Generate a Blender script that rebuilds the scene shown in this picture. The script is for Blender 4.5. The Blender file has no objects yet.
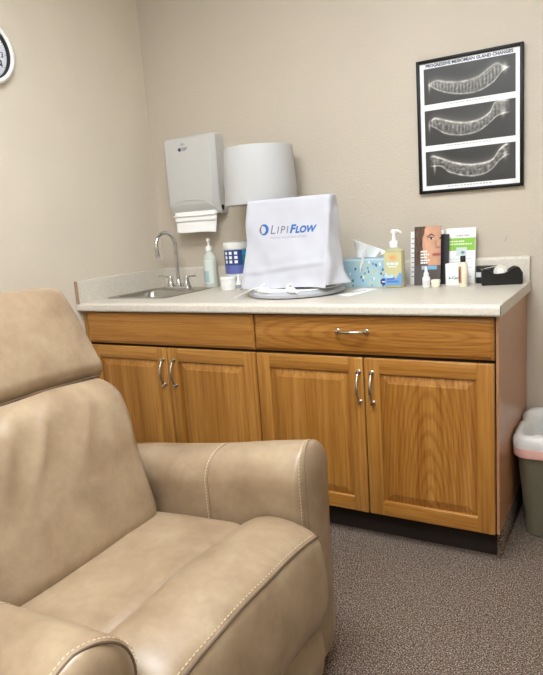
import bpy, bmesh, math, random
from mathutils import Vector, Matrix, noise
random.seed(7)
PI = math.pi
scn = bpy.context.scene
COL = scn.collection

def lin(c):
    return tuple(((x/255)/12.92 if x/255 <= .04045 else ((x/255+.055)/1.055)**2.4) for x in c)

# ------------------------------------------------------------------ materials
def new_mat(name):
    m = bpy.data.materials.new(name); m.use_nodes = True
    nt = m.node_tree
    return m, nt, nt.nodes['Principled BSDF']

def plain(name, rgb, rough=.5, metal=0., **kw):
    m, nt, b = new_mat(name)
    b.inputs['Base Color'].default_value = (*lin(rgb), 1)
    b.inputs['Roughness'].default_value = rough
    b.inputs['Metallic'].default_value = metal
    for k, v in kw.items():
        b.inputs[k.replace('_', ' ')].default_value = v
    return m

def coords(nt, scale=(1, 1, 1), rand=False):
    tc = nt.nodes.new('ShaderNodeTexCoord'); mp = nt.nodes.new('ShaderNodeMapping')
    mp.inputs['Scale'].default_value = scale
    if rand:
        oi = nt.nodes.new('ShaderNodeObjectInfo'); mu = nt.nodes.new('ShaderNodeMath'); mu.operation = 'MULTIPLY'
        mu.inputs[1].default_value = 7.3
        nt.links.new(oi.outputs['Random'], mu.inputs[0])
        ad = nt.nodes.new('ShaderNodeVectorMath'); ad.operation = 'ADD'
        nt.links.new(tc.outputs['Object'], ad.inputs[0]); nt.links.new(mu.outputs[0], ad.inputs[1])
        nt.links.new(ad.outputs[0], mp.inputs['Vector'])
    else:
        nt.links.new(tc.outputs['Object'], mp.inputs['Vector'])
    return mp.outputs['Vector']

def noise_node(nt, vec, scale, detail=3, rough=.5, dist=0.):
    n = nt.nodes.new('ShaderNodeTexNoise')
    n.inputs['Scale'].default_value = scale; n.inputs['Detail'].default_value = detail
    n.inputs['Roughness'].default_value = rough; n.inputs['Distortion'].default_value = dist
    nt.links.new(vec, n.inputs['Vector'])
    return n.outputs['Fac']

def ramp(nt, fac, stops):
    r = nt.nodes.new('ShaderNodeValToRGB')
    el = r.color_ramp.elements
    while len(el) < len(stops): el.new(.5)
    for e, (p, c) in zip(el, stops):
        e.position = p; e.color = (*lin(c), 1)
    nt.links.new(fac, r.inputs['Fac'])
    return r.outputs['Color']

def bump(nt, b, height, strength, dist=.002):
    n = nt.nodes.new('ShaderNodeBump')
    n.inputs['Strength'].default_value = strength; n.inputs['Distance'].default_value = dist
    nt.links.new(height, n.inputs['Height']); nt.links.new(n.outputs['Normal'], b.inputs['Normal'])

def mix(nt, fac, a, b_, mode='MIX'):
    n = nt.nodes.new('ShaderNodeMix'); n.data_type = 'RGBA'; n.blend_type = mode
    if isinstance(fac, float): n.inputs['Factor'].default_value = fac
    else: nt.links.new(fac, n.inputs['Factor'])
    for s, i in ((a, 6), (b_, 7)):
        if isinstance(s, tuple): n.inputs[i].default_value = (*lin(s), 1)
        else: nt.links.new(s, n.inputs[i])
    return n.outputs[2]

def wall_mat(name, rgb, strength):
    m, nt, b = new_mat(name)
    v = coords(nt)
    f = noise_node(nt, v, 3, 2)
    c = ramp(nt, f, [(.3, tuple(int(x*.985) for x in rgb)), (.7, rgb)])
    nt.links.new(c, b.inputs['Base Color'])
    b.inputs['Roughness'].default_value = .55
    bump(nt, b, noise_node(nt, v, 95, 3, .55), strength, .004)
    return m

def oak(name, axis, cathedral=False):
    m, nt, b = new_mat(name)
    def sc(a, l): return (a, a, l) if axis == 'v' else (l, a, a)
    broad = noise_node(nt, coords(nt, sc(14, .7), True), 1, 3, .55)
    fine = noise_node(nt, coords(nt, sc(75, 1.6), True), 1, 4, .6)
    c1 = ramp(nt, broad, [(.3, (160, 111, 45)), (.5, (174, 125, 58)), (.72, (191, 142, 75))])
    c2 = ramp(nt, fine, [(.30, (196, 160, 116)), (.5, (238, 228, 214)), (.72, (255, 255, 255))])
    c = mix(nt, .75, c1, c2, 'MULTIPLY')
    if cathedral:
        tc = nt.nodes.new('ShaderNodeTexCoord'); mp = nt.nodes.new('ShaderNodeMapping')
        if axis == 'v':
            mp.inputs['Location'].default_value = (-.27, 0, .035); mp.inputs['Scale'].default_value = (.52, 0, .13)
        else:
            mp.inputs['Location'].default_value = (-.14, 0, -.13); mp.inputs['Scale'].default_value = (.19, 0, .24)
        nt.links.new(tc.outputs['Generated'], mp.inputs['Vector'])
        w = nt.nodes.new('ShaderNodeTexWave'); w.wave_type = 'RINGS'; w.rings_direction = 'Y'
        w.inputs['Scale'].default_value = 17; w.inputs['Distortion'].default_value = 3.2
        w.inputs['Detail'].default_value = 3; w.inputs['Detail Scale'].default_value = 1.6; w.inputs['Detail Roughness'].default_value = .6
        nt.links.new(mp.outputs[0], w.inputs['Vector'])
        c = mix(nt, .34, c, ramp(nt, w.outputs['Fac'], [(.08, (186, 142, 96)), (.45, (250, 245, 236)), (1., (255, 255, 255))]), 'MULTIPLY')
    f2 = sc(260, 7)
    pores = noise_node(nt, coords(nt, f2, True), 1, 3, .6)
    c2 = ramp(nt, pores, [(.34, (196, 142, 86)), (.56, (255, 255, 255))])
    c = mix(nt, .40, c, c2, 'MULTIPLY')
    nt.links.new(c, b.inputs['Base Color'])
    b.inputs['Roughness'].default_value = .33
    b.inputs['Specular IOR Level'].default_value = .4
    bump(nt, b, pores, .08, .001)
    return m

def leather_mat():
    m, nt, b = new_mat('taupe_leather')
    v = coords(nt)
    f = noise_node(nt, v, 7, 4, .55, .3)
    c = ramp(nt, f, [(.28, (134, 112, 87)), (.5, (155, 133, 107)), (.75, (169, 149, 122))])
    f2 = noise_node(nt, v, 45, 3, .6)
    c = mix(nt, .18, c, ramp(nt, f2, [(.3, (140, 115, 85)), (.7, (255, 250, 240))]), 'MULTIPLY')
    nt.links.new(c, b.inputs['Base Color'])
    r = nt.nodes.new('ShaderNodeMapRange')
    b.inputs['Specular IOR Level'].default_value = .65
    r.inputs['To Min'].default_value = .30; r.inputs['To Max'].default_value = .44
    nt.links.new(f2, r.inputs['Value']); nt.links.new(r.outputs[0], b.inputs['Roughness'])
    vo = nt.nodes.new('ShaderNodeTexVoronoi'); vo.inputs['Scale'].default_value = 420
    nt.links.new(v, vo.inputs['Vector'])
    ad = nt.nodes.new('ShaderNodeMath'); ad.operation = 'MULTIPLY_ADD'; ad.inputs[1].default_value = .25
    nt.links.new(vo.outputs['Distance'], ad.inputs[0])
    nt.links.new(noise_node(nt, v, 28, 3, .5, .5), ad.inputs[2])
    bump(nt, b, ad.outputs[0], .10, .004)
    return m

def carpet_mat():
    m, nt, b = new_mat('speckled_carpet')
    v = coords(nt)
    f = noise_node(nt, v, 250, 3, .65)
    c = ramp(nt, f, [(.36, (38, 30, 26)), (.46, (94, 80, 71)), (.54, (136, 119, 106)), (.66, (212, 197, 181))])
    f2 = noise_node(nt, v, 60, 2, .6)
    c = mix(nt, .35, c, ramp(nt, f2, [(.35, (150, 135, 122)), (.65, (255, 255, 255))]), 'MULTIPLY')
    nt.links.new(c, b.inputs['Base Color'])
    b.inputs['Roughness'].default_value = .95
    b.inputs['Specular IOR Level'].default_value = .1
    bump(nt, b, f, .8, .006)
    return m

def laminate_mat():
    m, nt, b = new_mat('cream_laminate')
    v = coords(nt)
    f = noise_node(nt, v, 130, 3, .6)
    c = ramp(nt, f, [(.33, (198, 190, 176)), (.5, (207, 199, 186)), (.7, (214, 207, 195))])
    nt.links.new(c, b.inputs['Base Color'])
    b.inputs['Roughness'].default_value = .38
    return m

def vcol_mat(name, rough=.5):
    m, nt, b = new_mat(name)
    a = nt.nodes.new('ShaderNodeAttribute'); a.attribute_name = 'paint'
    nt.links.new(a.outputs['Color'], b.inputs['Base Color'])
    b.inputs['Roughness'].default_value = rough
    return m

def fabric_mat(name, rgb, tr=0.):
    m, nt, b = new_mat(name)
    b.inputs['Base Color'].default_value = (*lin(rgb), 1)
    b.inputs['Roughness'].default_value = .75
    b.inputs['Sheen Weight'].default_value = .15
    bump(nt, b, noise_node(nt, coords(nt), 22, 4, .5), .10, .01)
    return m

M = {}
M['wall'] = wall_mat('tan_wall_paint_dimmed', (195, 184, 168), .5)  # same paint as the other walls, darkened to offset strong light here
M['wall_smooth'] = wall_mat('tan_wall_paint_smooth', (214, 203, 185), .10)  # same tan kept lighter, making up for weaker light on the left wall
M['ceiling'] = plain('white_ceiling', (232, 230, 224), .9)
M['oak_v'] = oak('oak_vertical', 'v'); M['oak_h'] = oak('oak_horizontal', 'h')
M['oak_cv'] = oak('oak_cathedral_vertical', 'v', True); M['oak_ch'] = oak('oak_cathedral_horizontal', 'h', True)
M['end_panel'] = plain('maple_vinyl_panel', (176, 128, 92), .3)
M['gap'] = plain('shaded_cabinet_brown', (30, 20, 14), .8)  # brown darkened to carry the toe-kick shade; also on the carcass
M['laminate'] = laminate_mat()
M['seam_dark'] = plain('laminate_backing', (60, 46, 40), .6)
M['leather'] = leather_mat()
M['thread'] = plain('cream_thread', (212, 196, 166), .6)
M['piping'] = plain('brown_piping', (92, 72, 54), .5)
M['welt'] = plain('leather_welt', (118, 97, 72), .5)
M['carpet'] = carpet_mat()
M['steel'] = plain('brushed_steel', (176, 172, 164), .28, 1.)
M['chrome'] = plain('chrome', (205, 205, 205), .10, 1.)
M['nickel'] = plain('satin_nickel', (190, 186, 178), .25, 1.)
M['white_plastic'] = plain('white_plastic', (238, 238, 234), .35)
M['grey_plastic'] = plain('grey_plastic', (122, 124, 128), .35)
M['dispenser'] = plain('white_dispenser_plastic', (196, 195, 191), .32)
M['black'] = plain('black_plastic', (12, 12, 13), .32)
M['matte_black'] = plain('matte_black', (20, 19, 18), .5)
M['paper'] = plain('white_paper', (240, 239, 236), .8)
M['cover'] = fabric_mat('white_cover_fabric', (190, 191, 199))
M['shade'] = plain('white_lamp_shade', (190, 190, 190), .8)
M['ink_blue'] = plain('blue_ink', (30, 98, 170), .6)
M['ink_grey'] = plain('grey_ink', (96, 98, 104), .6)
M['ink_navy'] = plain('navy_ink', (54, 62, 98), .6)
M['ink_black'] = plain('black_ink', (30, 30, 32), .6)
M['ink_mid'] = plain('light_grey_ink', (150, 152, 158), .6)
M['paint'] = vcol_mat('printed_paper', .45)
M['paint_gloss'] = vcol_mat('printed_gloss', .4)
M['bin'] = plain('olive_grey_plastic', (104, 99, 82), .42)
M['liner'] = plain('white_bin_liner', (225, 224, 222), .35, Transmission_Weight=.0)
M['pink'] = plain('pink_band', (226, 178, 168), .5)
M['navy'] = plain('navy_label', (38, 62, 128), .4)
M['teal'] = plain('teal_label', (28, 128, 120), .4)
M['dial'] = plain('clock_dial', (226, 228, 238), .5)
M['acrylic'] = plain('clear_acrylic', (245, 247, 248), .08, 0., Transmission_Weight=.95, IOR=1.3)
M['clear'] = plain('clear_bottle', (238, 240, 228), .12, 0., Transmission_Weight=.75, IOR=1.33)
M['soap'] = plain('clear_soap_bottle', (236, 240, 230), .15, 0., Transmission_Weight=.3, IOR=1.33)
M['honey'] = plain('pale_yellow_lotion', (204, 200, 158), .2, 0., Transmission_Weight=.25, IOR=1.33)
M['cream_bottle'] = plain('cream_bottle', (236, 228, 208), .35)
M['tape'] = plain('translucent_tape', (214, 212, 202), .35)
em, nt_, b_ = new_mat('fluorescent_diffuser')
b_.inputs['Base Color'].default_value = (.9, .9, .9, 1)
b_.inputs['Emission Color'].default_value = (.91, .965, 1.02, 1)
b_.inputs['Emission Strength'].default_value = 18
M['diffuser'] = em

# ------------------------------------------------------------------ mesh builder
ORG = {}
class MB:
    def __init__(s): s.v = []; s.f = []; s.m = []; s.cur = 0; s.col = None
    def add(s, vs, fs, xf=None):
        b = len(s.v)
        for p in vs:
            p = Vector(p); s.v.append(xf(p) if xf else p)
        for f in fs:
            s.f.append([b+i for i in f]); s.m.append(s.cur)
        return s
    def box(s, x0, x1, y0, y1, z0, z1, bev=.0, seg=2, xf=None):
        bm = bmesh.new(); bmesh.ops.create_cube(bm, size=1)
        for v in bm.verts:
            v.co = ((x0+x1)/2+v.co.x*(x1-x0), (y0+y1)/2+v.co.y*(y1-y0), (z0+z1)/2+v.co.z*(z1-z0))
        if bev > 0: bmesh.ops.bevel(bm, geom=bm.edges[:], offset=bev, segments=seg, affect='EDGES', profile=.5)
        bm.verts.index_update()
        s.add([v.co.copy() for v in bm.verts], [[v.index for v in f.verts] for f in bm.faces], xf); bm.free(); return s
    def rbox(s, c, h, r, n=6, k=4, fn=None, xf=None):
        """rounded box: centre c, half sizes h, corner radius r, bent by fn(p) in local coordinates"""
        if not hasattr(r, '__len__'): r = (r, r, r)
        def ax(hh, rr):
            a = [hh-rr+rr*math.tan(PI/4*i/k) for i in range(k, 0, -1)]
            mid = [(hh-rr)*(1-2*i/n) for i in range(n+1)]
            pos = a+mid+[-q for q in reversed(a)]
            return pos
        A = [ax(h[i], r[i]) for i in range(3)]
        key = {}; vs = []; fs = []
        def vert(p):
            kk = tuple(round(q, 6) for q in p)
            if kk in key: return key[kk]
            inn = [max(-(h[i]-r[i]), min(h[i]-r[i], p[i])) for i in range(3)]
            d = Vector([(p[i]-inn[i])/r[i] for i in range(3)])
            if d.length > 1e-9: d.normalize()
            q = Vector([inn[i]+d[i]*r[i] for i in range(3)])
            if fn: q = fn(q)
            key[kk] = len(vs); vs.append(q+Vector(c)); return key[kk]
        for a in range(3):
            u, w = (a+1) % 3, (a+2) % 3
            for sg in (1, -1):
                for i in range(len(A[u])-1):
                    for j in range(len(A[w])-1):
                        q = []
                        for (ii, jj) in ((i, j), (i+1, j), (i+1, j+1), (i, j+1)):
                            p = [0, 0, 0]; p[a] = sg*h[a]; p[u] = A[u][ii]; p[w] = A[w][jj]
                            q.append(vert(p))
                        if sg < 0: q.reverse()
                        fs.append(q)
        return s.add(vs, fs, xf)
    def lathe(s, prof, c=(0, 0, 0), n=24, xf=None, sx=1., sy=1., cap=True):
        vs = []; fs = []
        for (r, z) in prof:
            for i in range(n):
                a = 2*PI*i/n
                vs.append((c[0]+r*sx*math.cos(a), c[1]+r*sy*math.sin(a), c[2]+z))
        for j in range(len(prof)-1):
            for i in range(n):
                k = (i+1) % n
                fs.append([j*n+i, j*n+k, (j+1)*n+k, (j+1)*n+i])
        if cap:
            fs.append(list(range(n-1, -1, -1))); fs.append([(len(prof)-1)*n+i for i in range(n)])
        return s.add(vs, fs, xf)
    def loft(s, rings, cap=True, xf=None, closed=True):
        n = len(rings[0]); vs = [p for r in rings for p in r]; fs = []
        for j in range(len(rings)-1):
            for i in range(n if closed else n-1):
                k = (i+1) % n
                fs.append([j*n+i, j*n+k, (j+1)*n+k, (j+1)*n+i])
        if cap:
            fs.append(list(range(n-1, -1, -1))); fs.append([(len(rings)-1)*n+i for i in range(n)])
        return s.add(vs, fs, xf)
    def tube(s, path, rad, n=8, xf=None, flat=1.):
        path = [Vector(p) for p in path]
        rs = rad if hasattr(rad, '__len__') else [rad]*len(path)
        rings = []; up = None
        for i, p in enumerate(path):
            t = (path[min(i+1, len(path)-1)]-path[max(i-1, 0)]).normalized()
            if up is None:
                up = Vector((0, 0, 1)) if abs(t.z) < .9 else Vector((1, 0, 0))
            a = t.cross(up)
            if a.length < 1e-6: a = t.orthogonal()
            a.normalize(); up = a.cross(t).normalized()
            rings.append([p+(a*math.cos(2*PI*k/n)+up*math.sin(2*PI*k/n)*flat)*rs[i] for k in range(n)])
        return s.loft(rings, True, xf)
    def poly(s, pts, z0=None, xf=None):
        return s.add(pts, [list(range(len(pts)))], xf)
    def text(s, body, size, o, xd, yd, shear=0., offset=0., ex=.0003, align='LEFT', space=1.):
        cu = bpy.data.curves.new('t', 'FONT'); cu.body = body; cu.size = size; cu.shear = shear
        cu.offset = offset; cu.extrude = ex; cu.align_x = align; cu.space_character = space; cu.resolution_u = 3
        ob = bpy.data.objects.new('t', cu); COL.objects.link(ob)
        dg = bpy.context.evaluated_depsgraph_get()
        me = ob.evaluated_get(dg).to_mesh()
        vs = [v.co.copy() for v in me.vertices]; fs = [list(p.vertices) for p in me.polygons]
        ob.evaluated_get(dg).to_mesh_clear()
        bpy.data.objects.remove(ob); bpy.data.curves.remove(cu)
        o = Vector(o); xd = Vector(xd).normalized(); yd = Vector(yd).normalized(); nd = xd.cross(yd)
        return s.add(vs, fs, lambda p: o+xd*p.x+yd*p.y+nd*(p.z+ex))
    def grid(s, P, nu, nv):
        vs = [P(i/nu, j/nv) for j in range(nv+1) for i in range(nu+1)]
        fs = [[j*(nu+1)+i, j*(nu+1)+i+1, (j+1)*(nu+1)+i+1, (j+1)*(nu+1)+i] for j in range(nv) for i in range(nu)]
        return s.add(vs, fs)
    def paintgrid(s, o, xd, yd, w, h, nu, nv, fn):
        o = Vector(o); xd = Vector(xd).normalized(); yd = Vector(yd).normalized()
        if s.col is None: s.col = [None]*len(s.v)
        s.grid(lambda u, v: o+xd*(u*w)+yd*(v*h), nu, nv)
        for j in range(nv+1):
            for i in range(nu+1): s.col.append(fn(i/nu, j/nv))
        return s
    def build(s, name, mats, parent=None, loc=None, smooth=True, angle=40):
        if not isinstance(mats, (list, tuple)): mats = [mats]
        me = bpy.data.meshes.new(name)
        org = ORG[parent.name] if parent else Vector(loc if loc else (0, 0, 0))
        me.from_pydata([tuple(v-org) for v in s.v], [], s.f)
        for m in mats: me.materials.append(m)
        me.polygons.foreach_set('material_index', s.m)
        if s.col:
            a = me.color_attributes.new('paint', 'FLOAT_COLOR', 'POINT')
            for i, c in enumerate(s.col): a.data[i].color = (*lin(c if c else (255, 255, 255)), 1)
        me.update()
        bm = bmesh.new(); bm.from_mesh(me)
        bmesh.ops.recalc_face_normals(bm, faces=bm.faces[:])
        bm.to_mesh(me); bm.free()
        if smooth:
            me.polygons.foreach_set('use_smooth', [True]*len(me.polygons))
            try: me.set_sharp_from_angle(angle=math.radians(angle))
            except Exception: pass
        o = bpy.data.objects.new(name, me); COL.objects.link(o)
        if parent: o.parent = parent
        else: o.location = org
        ORG[o.name] = org.copy()
        return o

def tag(o, label, cat, group=None):
    o['label'] = label; o['category'] = cat
    if group: o['group'] = group
    return o
def thing(name, loc, label, cat, group=None):
    o = bpy.data.objects.new(name, None); COL.objects.link(o); o.location = loc
    o.empty_display_size = .05
    ORG[o.name] = Vector(loc)
    return tag(o, label, cat, group)
def struct(o): o['kind'] = 'structure'; return o
def rrect(cx, cy, hx, hy, r, z, k=5):
    pts = []
    for (sx, sy, a0) in ((1, 1, 0), (-1, 1, 90), (-1, -1, 180), (1, -1, 270)):
        for i in range(k+1):
            a = math.radians(a0+90*i/k)
            pts.append(Vector((cx+sx*(hx-r)+r*math.cos(a), cy+sy*(hy-r)+r*math.sin(a), z)))
    return pts
def stitches(mb, path, length=.0065, gap=.0045, rad=.0013):
    """dashes of thread along a polyline"""
    path = [Vector(p) for p in path]; cum = [0]
    for a, b in zip(path, path[1:]): cum.append(cum[-1]+(b-a).length)
    def at(d):
        for i in range(len(path)-1):
            if cum[i+1] >= d: return path[i].lerp(path[i+1], (d-cum[i])/max(1e-9, cum[i+1]-cum[i]))
        return path[-1]
    d = 0
    while d+length < cum[-1]:
        mb.tube([at(d), at(d+length*.5), at(d+length)], [rad*.6, rad, rad*.6], 5); d += length+gap

H = .914; T = .038; D = -.648; L = 1.88; YB = -.02
# ------------------------------------------------------------------ the room
RX, RY, RZ = 3.35, -3.7, 2.55
struct(MB().box(-.1, RX+.1, RY-.1, .1, -.1, 0).build('floor', M['carpet'], smooth=False))
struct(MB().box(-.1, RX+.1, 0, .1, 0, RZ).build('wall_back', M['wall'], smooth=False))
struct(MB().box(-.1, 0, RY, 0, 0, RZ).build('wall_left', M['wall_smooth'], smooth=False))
struct(MB().box(RX, RX+.1, RY, 0, 0, RZ).build('wall_right', M['wall_smooth'], smooth=False))
struct(MB().box(-.1, RX+.1, RY-.1, RY, 0, RZ).build('wall_front', M['wall_smooth'], smooth=False))
struct(MB().box(-.1, RX+.1, RY-.1, .1, RZ, RZ+.1).build('ceiling', M['ceiling'], smooth=False))
struct(MB().box(1.885, RX, -.012, 0, 0, .10, .003).build('baseboard_back', M['carpet']))
struct(MB().box(0, .012, RY, -.66, 0, .10, .003).build('baseboard_left', M['carpet']))

def ceiling_light(cx, cy, hx, hy, label):
    t = thing('ceiling_light', (cx, cy, RZ), label, 'light', 'ceiling light panels')
    f = MB()
    f.box(cx-hx-.03, cx+hx+.03, cy-hy-.03, cy-hy, RZ-.03, RZ).box(cx-hx-.03, cx+hx+.03, cy+hy, cy+hy+.03, RZ-.03, RZ)
    f.box(cx-hx-.03, cx-hx, cy-hy, cy+hy, RZ-.03, RZ).box(cx+hx, cx+hx+.03, cy-hy, cy+hy, RZ-.03, RZ)
    f.build('frame', M['white_plastic'], t, smooth=False)
    MB().box(cx-hx, cx+hx, cy-hy, cy+hy, RZ-.085, RZ-.032, .012).build('diffuser', M['diffuser'], t, smooth=False)  # unseen; drops below the frame so glowing sides brighten the upper walls
ceiling_light(1.42, -1.62, .60, .30, 'ceiling light panel above the open floor before the cabinets')
ceiling_light(1.9, -3.05, .60, .30, 'ceiling light panel at the camera end of the room')

# ------------------------------------------------------------------ cabinets
DF = -.6256      # door face
CB = .114
def pull(parent, x, z, vertical, proj=.030, ln=.112):
    mb = MB(); pts = []; rs = []
    for i in range(17):
        t = i/16; a = (t-.5)*ln
        dd = .010+proj*math.sin(PI*t)**.8*.75
        pts.append((x, DF-dd, z+a) if vertical else (x+a, DF-dd, z))
        rs.append(.0036+.0018*math.sin(PI*t))
    mb.tube(pts, rs, 10)
    for sg in (-1, 1):
        a = sg*ln/2
        c = (x, DF, z+a) if vertical else (x+a, DF, z)
        prof = [(.0085, 0), (.0085, .003), (.0055, .005), (.005, .013), (.0078, .0145), (.0065, .019), (.001, .0205)]
        mb.lathe(prof, (0, 0, 0), 12, lambda p, c=c: Vector((c[0]+p.x, c[1]-p.z, c[2]+p.y)))
    return mb.build('handle', M['nickel'], parent)
def door(parent, x0, x1, z0, z1, hx):
    th = .019; fw = .058
    y0, y1 = DF, DF+th
    d = MB().box(x0+.002, x1-.002, y0+.012, y1, z0+.002, z1-.002).build('door', M['oak_v'], parent)
    for (a, b) in ((x0, x0+fw), (x1-fw, x1)):
        MB().box(a, b, y0, y1-.001, z0, z1, .0045, 3).build('stile', M['oak_v'], d)
    for (a, b) in ((z0, z0+fw), (z1-fw, z1)):
        MB().box(x0+fw-.0035, x1-fw+.0035, y0+.0003, y1-.001, a, b, .0045, 3).build('rail', M['oak_h'], d)
    mb = MB(); rings = []
    for (ins, dy) in ((0, .0095), (.008, .0095), (.011, .0085), (.034, .0022), (.036, .0012), (.039, .0010)):
        a0, a1, c0, c1 = x0+fw+ins-.004, x1-fw-ins+.004, z0+fw+ins-.004, z1-fw-ins+.004
        rings.append([Vector((a0, y0+dy, c0)), Vector((a1, y0+dy, c0)), Vector((a1, y0+dy, c1)), Vector((a0, y0+dy, c1))])
    mb.loft(rings, False); mb.poly([tuple(p) for p in rings[-1]])
    mb.build('panel', M['oak_cv' if x0 > 1.3 else 'oak_v'], d, angle=8)
    pull(d, hx, .608, True)
    return d
def drawer(parent, x0, x1, z0, z1, name, handle):
    mb = MB(); rings = []
    for (ins, dy) in ((0, .019), (0, .007), (.003, .0045), (.006, .004), (.010, .0012), (.013, 0)):
        rings.append([Vector((x0+ins, DF+dy, z0+ins)), Vector((x1-ins, DF+dy, z0+ins)), Vector((x1-ins, DF+dy, z1-ins)), Vector((x0+ins, DF+dy, z1-ins))])
    mb.loft(rings, True)
    d = mb.build(name, M['oak_ch' if handle else 'oak_h'], parent, angle=12)
    if handle: pull(d, (x0+x1)/2-.037, .8135, False)
    return d
def cabinet(name, label, x0, x1, mid, sink):
    t = thing(name, ((x0+x1)/2, -.3, 0), label, 'cabinet')
    b = MB(); y1 = -.003
    z1 = H-T-.001
    by = DF+.021
    # carcass walls of the box, open at the top under the worktop
    b.box(x0, x0+.016, by, y1, CB-.004, z1).box(x1-.016, x1, by, y1, CB-.004, z1)
    b.box(x0+.016, x1-.016, by, y1, CB-.004, CB+.014).box(x0+.016, x1-.016, y1-.01, y1, CB+.014, z1)
    b.box(x0+.016, x1-.016, by, by+.018, .70, .74).box(x0+.016, x1-.016, by, by+.018, z1-.03, z1)
    b.box(mid-.02, mid+.02, by, by+.018, CB+.014, .70)
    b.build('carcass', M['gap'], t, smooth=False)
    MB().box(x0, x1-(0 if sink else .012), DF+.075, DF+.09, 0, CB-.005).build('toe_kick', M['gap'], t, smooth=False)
    g = .0022
    drawer(t, x0+(.008 if sink else g), x1-g, .727, .868, 'false_drawer_front' if sink else 'drawer', not sink)
    door(t, x0+(.008 if sink else g), mid-g, CB, .7155, mid-.021-(.001 if sink else -.004))
    door(t, mid+g, x1-g, CB, .7155, mid+.034-(0 if not sink else -.004))
    return t
cab1 = cabinet('sink_cabinet', 'oak base cabinet with two doors beneath the sink, left of the drawer cabinet', .022, .946, .4915, True)
cab2 = cabinet('drawer_cabinet', 'oak base cabinet with a handled drawer over two doors, beside the waste bin', .9475, 1.857, 1.401, False)
MB().box(1.8575, 1.866, DF+.0195, -.003, CB-.004, H-T-.001).build('end_panel', M['end_panel'], cab2, smooth=False)
MB().box(1.848, 1.8575, DF+.0765, -.003, 0, CB-.0045).box(1.8575, 1.864, DF+.078, -.003, 0, CB-.005, .002).build('carpet_base', M['carpet'], cab2)
MB().box(.003, .0215, DF+.012, -.003, CB, H-T-.001).build('filler_strip', M['oak_v'], cab1)

# ------------------------------------------------------------------ worktop with a hole for the sink
SX0, SX1, SY0, SY1 = .032, .402, -.488, -.098
ct = thing('countertop', (L/2, -.3, H-T), 'long cream laminate worktop with backsplash on top of the oak cabinets', 'countertop')
mb = MB()
hx0, hx1, hy0, hy1 = SX0+.015, SX1-.015, SY0+.015, SY1-.015
def slab(mb, x0, x1, y0, y1): mb.box(x0, x1, y0, y1, H-T, H)
ft = D+.02
for r in ((.002, hx0, ft, -.002), (hx1, L-.002, ft, -.002), (hx0, hx1, ft, hy0), (hx0, hx1, hy1, -.002)): slab(mb, *r)
# rounded post-formed front edge
prof = []
for i in range(9):
    a = PI/2*i/8
    prof.append((D+.020-.020*math.sin(a), H-.012+.012*math.cos(a)))
prof += [(D, H-T+.006), (D+.004, H-T), (D+.020, H-T)]
mb.loft([[Vector((x, y, z)) for (y, z) in prof] for x in (.002, L-.002)], True)
mb.build('worktop', M['laminate'], ct, angle=30)
mb = MB()
prof = [(-.002, H), (-.022, H), (-.022, H+.09), (-.020, H+.097), (-.015, H+.101), (-.002, H+.101)]
mb.loft([[Vector((x, y, z)) for (y, z) in prof] for x in (.0225, L-.002)], True)
mb.build('backsplash', M['laminate'], ct, angle=50)
mb = MB()
prof = [(.002, H+.0005), (.0215, H+.0005), (.0215, H+.090), (.020, H+.099), (.016, H+.101), (.002, H+.101)]
mb.loft([[Vector((x, y, z)) for (x, z) in prof] for y in (D+.004, -.002)], True)
mb.build('side_splash', M['laminate'], ct, angle=50)
MB().box(.002, .0215, D+.001, D+.0035, H-.005, H+.101).build('splash_end_cap', plain('tan_splash_cap', (168, 138, 116), .5), ct)['label'] = 'brown end cap'
MB().box(L-.0018, L+.0015, D+.006, -.002, H-T+.0005, H-.0005).build('end_strip', M['laminate'], ct)
MB().box(L-.0018, L-.0002, D+.0008, D+.0055, H-T+.002, H-.004).build('edge_seam', M['seam_dark'], ct)

# ------------------------------------------------------------------ sink and faucet
sk = thing('bar_sink', ((SX0+SX1)/2, (SY0+SY1)/2, H), 'small square stainless steel sink set into the worktop corner', 'sink')
cx, cy = (SX0+SX1)/2, (SY0+SY1)/2
hx, hy = (SX1-SX0)/2, (SY1-SY0)/2
by = cy-.032
mb = MB()
rings = [rrect(cx, cy, hx, hy, .022, H+.0006), rrect(cx, cy, hx-.003, hy-.003, .020, H+.004), rrect(cx, cy, hx-.012, hy-.012, .018, H+.0032),
         rrect(cx, by, hx-.028, hy-.062, .035, H+.0028), rrect(cx, by, hx-.034, hy-.068, .035, H-.004), rrect(cx, by, hx-.040, hy-.074, .038, H-.04),
         rrect(cx, by, hx-.048, hy-.082, .04, H-.135), rrect(cx, by, hx-.065, hy-.10, .04, H-.15), rrect(cx, by, .03, .03, .029, H-.154)]
mb.loft(rings, False); mb.poly([tuple(p) for p in rings[-1]])
mb.build('basin', M['steel'], sk)
MB().lathe([(.029, .0), (.027, .003), (.020, .001), (.001, .001)], (cx, by, H-.1535), 24).build('drain', M['chrome'], sk)
fx, fy, fz = .203, -.135, H+.0036
fc = thing('faucet', (fx, fy, fz), 'chrome gooseneck faucet with two lever handles behind the sink basin', 'faucet')
mb = MB(); mb.loft([rrect(fx, fy, .078, .024, .023, fz+z) for z in (0,)]+[rrect(fx, fy, .078-i, .024-i, .0235-i, fz+z) for i, z in ((0, .007), (.003, .011), (.010, .013))], True)
mb.build('base_plate', M['chrome'], fc)
mb = MB(); mb.lathe([(.017, .012), (.0175, .018), (.013, .035), (.0105, .045), (.009, .05)], (fx, fy, fz), 20)
pts = [(fx, fy, fz+z) for z in (.045, .10, .16, .222)]
dirx, diry = -.17, -.985; R_ = .062
for i in range(1, 15):
    a = PI*i/14*1.06
    q = R_*(1-math.cos(a)); pts.append((fx+dirx*q, fy+diry*q, fz+.222+R_*math.sin(a)*1.05))
ex, ey, ez = pts[-1]
pts.append((ex+.001, ey+.002, ez-.03))
mb.tube(pts, .0098, 12)
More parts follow.
